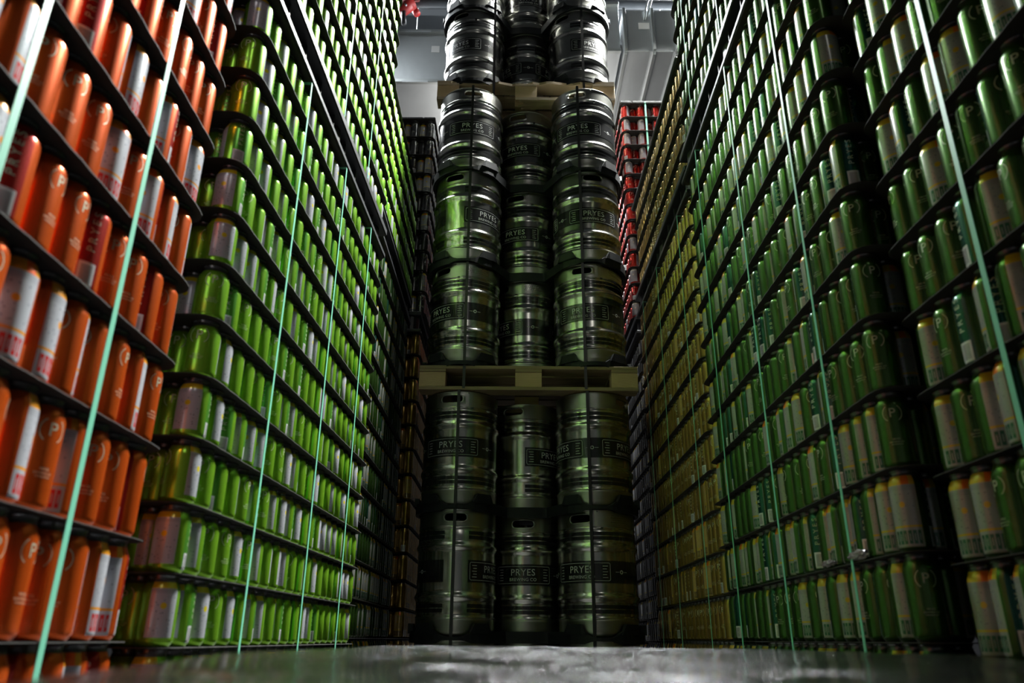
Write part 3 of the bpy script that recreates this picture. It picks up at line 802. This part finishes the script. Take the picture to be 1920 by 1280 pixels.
wooden_pallet(0.090, 4.40, FLOOR, 'wooden pallet on the floor under the keg tower', H=0.155)
divider(-0.643, 0.024, 'black divider on the floor pallet under the keg tower')

# black strapping bands on the keg loads
def kband(x, z0, z1, label, yc=4.135):
    yf = yc - KR - 0.009
    mb = MB(); mb.box(-0.008, 0.008, -0.0008, 0.0008, z0, z1)
    mb.box(-0.008, 0.008, 0, 0.90, z1 - 0.0015, z1); mb.box(-0.008, 0.008, 0.90, 0.9016, z0, z1)
    o = mb.build('strapping_band', M_BAND, loc=(x, yf, 0)); tag(o, label, 'strapping', 'black strapping bands on the kegs')
kband(-0.286, -0.78, 1.260, 'black strap down the left keg column, lower load')
kband(0.411, -0.78, 1.260, 'black strap down the right keg column, lower load')
kband(-0.262, 1.27, 3.318, 'black strap down the left keg column, middle load')
kband(0.406, 1.27, 3.318, 'black strap down the right keg column, middle load')
kband(-0.135, 3.34, 4.766, 'black strap beside the left keg column, upper load', 4.29)
kband(0.468, 3.34, 4.766, 'black strap down the right keg column, upper load', 4.29)

# ------------------------------------------------------------------ ducts and pipework overhead
def duct(name_label, x0, x1, y0, y1, z0, z1, seams_x=(), stickers=(), flange_z=True):
    root = bpy.data.objects.new('air_duct', None); COL.objects.link(root); root.location = ((x0 + x1) / 2, y0, z0); tag(root, name_label, 'air duct')
    cx = (x0 + x1) / 2
    MB().box(x0 - cx, x1 - cx, 0, y1 - y0, 0, z1 - z0, 0.004).build('duct_body', M_DUCT, root)
    for hx in (x0 - cx + 0.05, x1 - cx - 0.05):
        MB().tube([(hx, 0.9, z1 - z0), (hx, 0.9, 7.0 - z0)], 0.006, 6).build('hanger_rod', M_FLANGE, root)
    if flange_z:
        for z in (0.0, z1 - z0):
            mb = MB().box(x0 - cx, x1 - cx, -0.035, 0.0, z - 0.018, z + 0.018, 0.003)
            mb.build('flange', M_FLANGE, root)
            cb = MB(); x = x0 - cx + 0.1
            while x < x1 - cx - 0.2:
                cb.box(x, x + 0.24, -0.042, -0.034, z - 0.024, z - 0.004); x += 0.33
            cb.build('flange_cleat', M_DUCT, root)
    for sx in seams_x:
        MB().box(sx - cx - 0.014, sx - cx + 0.014, -0.030, 0, 0, z1 - z0, 0.003).box(sx - cx - 0.014, sx - cx + 0.014, 0, y1 - y0, -0.030, 0, 0.003).build('seam_flange', M_FLANGE, root)
    for (sx, sz, w_, h_) in stickers:
        MB().box(sx - cx - w_ / 2, sx - cx + w_ / 2, -0.0025, -0.0005, sz - z0 - h_ / 2, sz - z0 + h_ / 2).build('sticker', M_STICK, root)
    return root
duct('wide galvanised duct behind the left of the keg tower, white sticker on its face', -1.12, 0.02, 5.55, 8.2, 4.72, 5.30, (), ((-0.735, 5.11, 0.075, 0.075),))
duct('short galvanised duct section just right of the keg tower', 0.45, 0.93, 5.20, 8.0, 4.77, 5.30)
duct('bright galvanised duct at upper right with white sticker and conduit', 0.95, 1.42, 5.12, 7.9, 4.71, 5.17, (0.96, 1.205, 1.40), ((1.13, 4.99, 0.095, 0.068),), flange_z=False)
duct('overexposed duct end beside the green cans at upper right', 1.45, 2.4, 5.10, 7.9, 4.71, 5.30, (), (), flange_z=False)
# sticker under the left duct
o = MB().box(-0.05, 0.05, -0.05, 0.05, -0.003, 0).build('paper_tag', M_STICK, loc=(-0.78, 7.05, 4.718)); tag(o, 'small white tag on the underside of the left duct', 'tag')
# conduit hanging in front of the right duct
o = MB().tube([(1.23, 5.05, 5.9), (1.21, 5.06, 5.35), (1.15, 5.08, 5.15), (1.13, 5.09, 5.03)], 0.007, 8).tube([(1.25, 5.05, 5.9), (1.24, 5.06, 5.35), (1.18, 5.08, 5.15), (1.145, 5.09, 5.03)], 0.007, 8).build('cable', M_FLANGE, smooth=True)
tag(o, 'pale twin cable hanging in front of the upper right duct', 'cable')
# sprinkler pipe with red valve
root = bpy.data.objects.new('sprinkler_valve', None); COL.objects.link(root); root.location = (-1.05, 5.75, 5.78); tag(root, 'red pipe coupling with black handle under the dark ceiling', 'pipe valve')
MB().tube([(-0.14, 0, 0.10), (-0.07, 0, 0.02), (0.02, 0, 0.06), (0.06, 0, 0.16)], 0.050, 14).tube([(-0.09, 0, -0.02), (0.03, 0, 0.10)], 0.066, 14).build('coupling', M_REDP, root, smooth=True)
for bx, bz in ((-0.16, 0.0), (-0.02, 0.01), (0.02, 0.18)):
    MB().tube([(bx, -0.07, bz), (bx, 0.05, bz)], 0.012, 8).build('bolt', M_FLANGE, root)
MB().tube([(-0.05, -0.02, 0.0), (-0.03, -0.02, -0.20)], 0.024, 10).build('handle', M_BAND, root, smooth=True)
o = MB().tube([(-3.5, 5.85, 5.98), (3.5, 5.85, 5.98)], 0.045, 14).build('sprinkler_pipe', M_CEIL, smooth=True); tag(o, 'dark sprinkler pipe crossing below the ceiling', 'pipe')
o = MB().box(-0.9, -0.1, 0, 0.06, 0, 0.22).build('ceiling_bracket', mat('grey_bracket', (0.22, 0.23, 0.23), 0.5, 0.3), loc=(-0.35, 6.9, 6.15)); tag(o, 'flat grey steel bracket beside the red coupling', 'bracket')
o = MB().tube([(0, 0, 0), (0.04, 0, -0.07)], 0.035, 12).build('red_coupling', M_REDP, loc=(-1.02, 5.88, 5.93), smooth=True); tag(o, 'small dark red coupling further back by the duct', 'pipe coupling')

# ------------------------------------------------------------------ stray items
# torn plastic wrapper bits on the lower right tier sheet
def crumple(loc, sx, sy, sz, label, seed, m):
    bm = bmesh.new(); bmesh.ops.create_icosphere(bm, subdivisions=3, radius=1.0); r = random.Random(seed)
    for v in bm.verts:
        k = 1 + r.uniform(-0.22, 0.22); v.co = Vector((v.co.x * sx * k, v.co.y * sy * k, v.co.z * sz * k))
    me = bpy.data.meshes.new('wrap'); bm.to_mesh(me); bm.free(); me.materials.append(m)
    o = link('wrapper_scrap', me, None, loc); tag(o, label, 'wrapper scrap')
M_WRAP = mat('clear_wrap', (0.30, 0.27, 0.30), 0.18, 0.2, coat=0.6)
crumple((0.741, 1.66, 0.172), 0.010, 0.045, 0.010, 'crumpled wrapper on a low sheet edge of the right stack, nearer piece', 4, M_WRAP)
crumple((0.744, 1.83, 0.170), 0.009, 0.030, 0.008, 'crumpled wrapper on a low sheet edge of the right stack, farther piece', 9, M_WRAP)

# ------------------------------------------------------------------ film-wrapped load the camera looks across
def film_load():
    root = bpy.data.objects.new('film_wrapped_load', None); COL.objects.link(root); root.location = (0.07, 0.85, FLOOR)
    tag(root, 'low load under crinkled silvery film across the bottom foreground', 'wrapped load')
    m = bpy.data.materials.new('silvery_film'); m.use_nodes = True; nt = m.node_tree; b = nt.nodes['Principled BSDF']
    b.inputs['Base Color'].default_value = (0.085, 0.085, 0.092, 1); b.inputs['Metallic'].default_value = 0.95; b.inputs['Roughness'].default_value = 0.13
    tc = nt.nodes.new('ShaderNodeTexCoord')
    n1 = nt.nodes.new('ShaderNodeTexNoise'); n1.inputs['Scale'].default_value = 6; n1.inputs['Detail'].default_value = 6; n1.inputs['Distortion'].default_value = 1.2
    mpf = nt.nodes.new('ShaderNodeMapping'); mpf.inputs['Scale'].default_value = (0.6, 3.2, 1); nt.links.new(tc.outputs['Object'], mpf.inputs[0]); nt.links.new(mpf.outputs[0], n1.inputs['Vector'])
    bp = nt.nodes.new('ShaderNodeBump'); bp.inputs['Strength'].default_value = 1.0; bp.inputs['Distance'].default_value = 0.06
    nt.links.new(n1.outputs['Fac'], bp.inputs['Height']); nt.links.new(bp.outputs['Normal'], b.inputs['Normal'])
    nx, ny = 120, 120; V = []; Fc = []; X = 0.595; Y = 0.72
    def sm(t): t = max(0, min(1, t)); return t * t * (3 - 2 * t)
    top = -FLOOR
    rnd = random.Random(11); bumps = [(rnd.uniform(-X, X), rnd.uniform(-Y, Y), rnd.uniform(0.015, 0.07), rnd.uniform(-0.0045, 0.0028)) for _ in range(260)]
    def h(x, y):
        z = top - 0.0125
        z -= 0.045 * sm((-x - 0.28) / 0.30)          # sags to the left
        z -= 0.012 * sm((x - 0.38) / 0.2)
        z -= 0.010 * sm((-y - 0.05) / 0.6)
        for bx, by, br, bh in bumps:
            d = ((x - bx) ** 2 + (y - by) ** 2) / (br * br)
            if d < 6: z += bh * math.exp(-d)
        e = max(abs(x) / X, abs(y) / Y)
        z -= 0.02 * sm((e - 0.965) / 0.035)
        return z
    for j in range(ny + 1):
        for i in range(nx + 1):
            x = -X + 2 * X * i / nx; y = -Y + 2 * Y * j / ny; V.append((x, y, h(x, y)))
    for j in range(ny):
        for i in range(nx):
            a = j * (nx + 1) + i; Fc.append((a, a + 1, a + nx + 2, a + nx + 1))
    # skirt
    border = [i for i in range(nx + 1)] + [(j + 1) * (nx + 1) - 1 for j in range(1, ny + 1)] + [ny * (nx + 1) + i for i in range(nx - 1, -1, -1)] + [j * (nx + 1) for j in range(ny - 1, 0, -1)]
    n0 = len(V)
    for k in border: V.append((V[k][0] * 1.004, V[k][1] * 1.004, 0.16))
    L = len(border)
    for k in range(L): Fc.append((border[k], n0 + k, n0 + (k + 1) % L, border[(k + 1) % L]))
    link('film', mesh('film', V, Fc, [m], None, True), root)
    mb = MB()
    for yy in (-0.70, -0.05, 0.60): mb.box(-0.58, 0.58, yy, yy + 0.1, 0.0, 0.14)
    mb.box(-0.58, 0.58, -0.71, 0.71, 0.14, 0.159); mb.build('pallet_base', M_WOOD, root)
film_load()
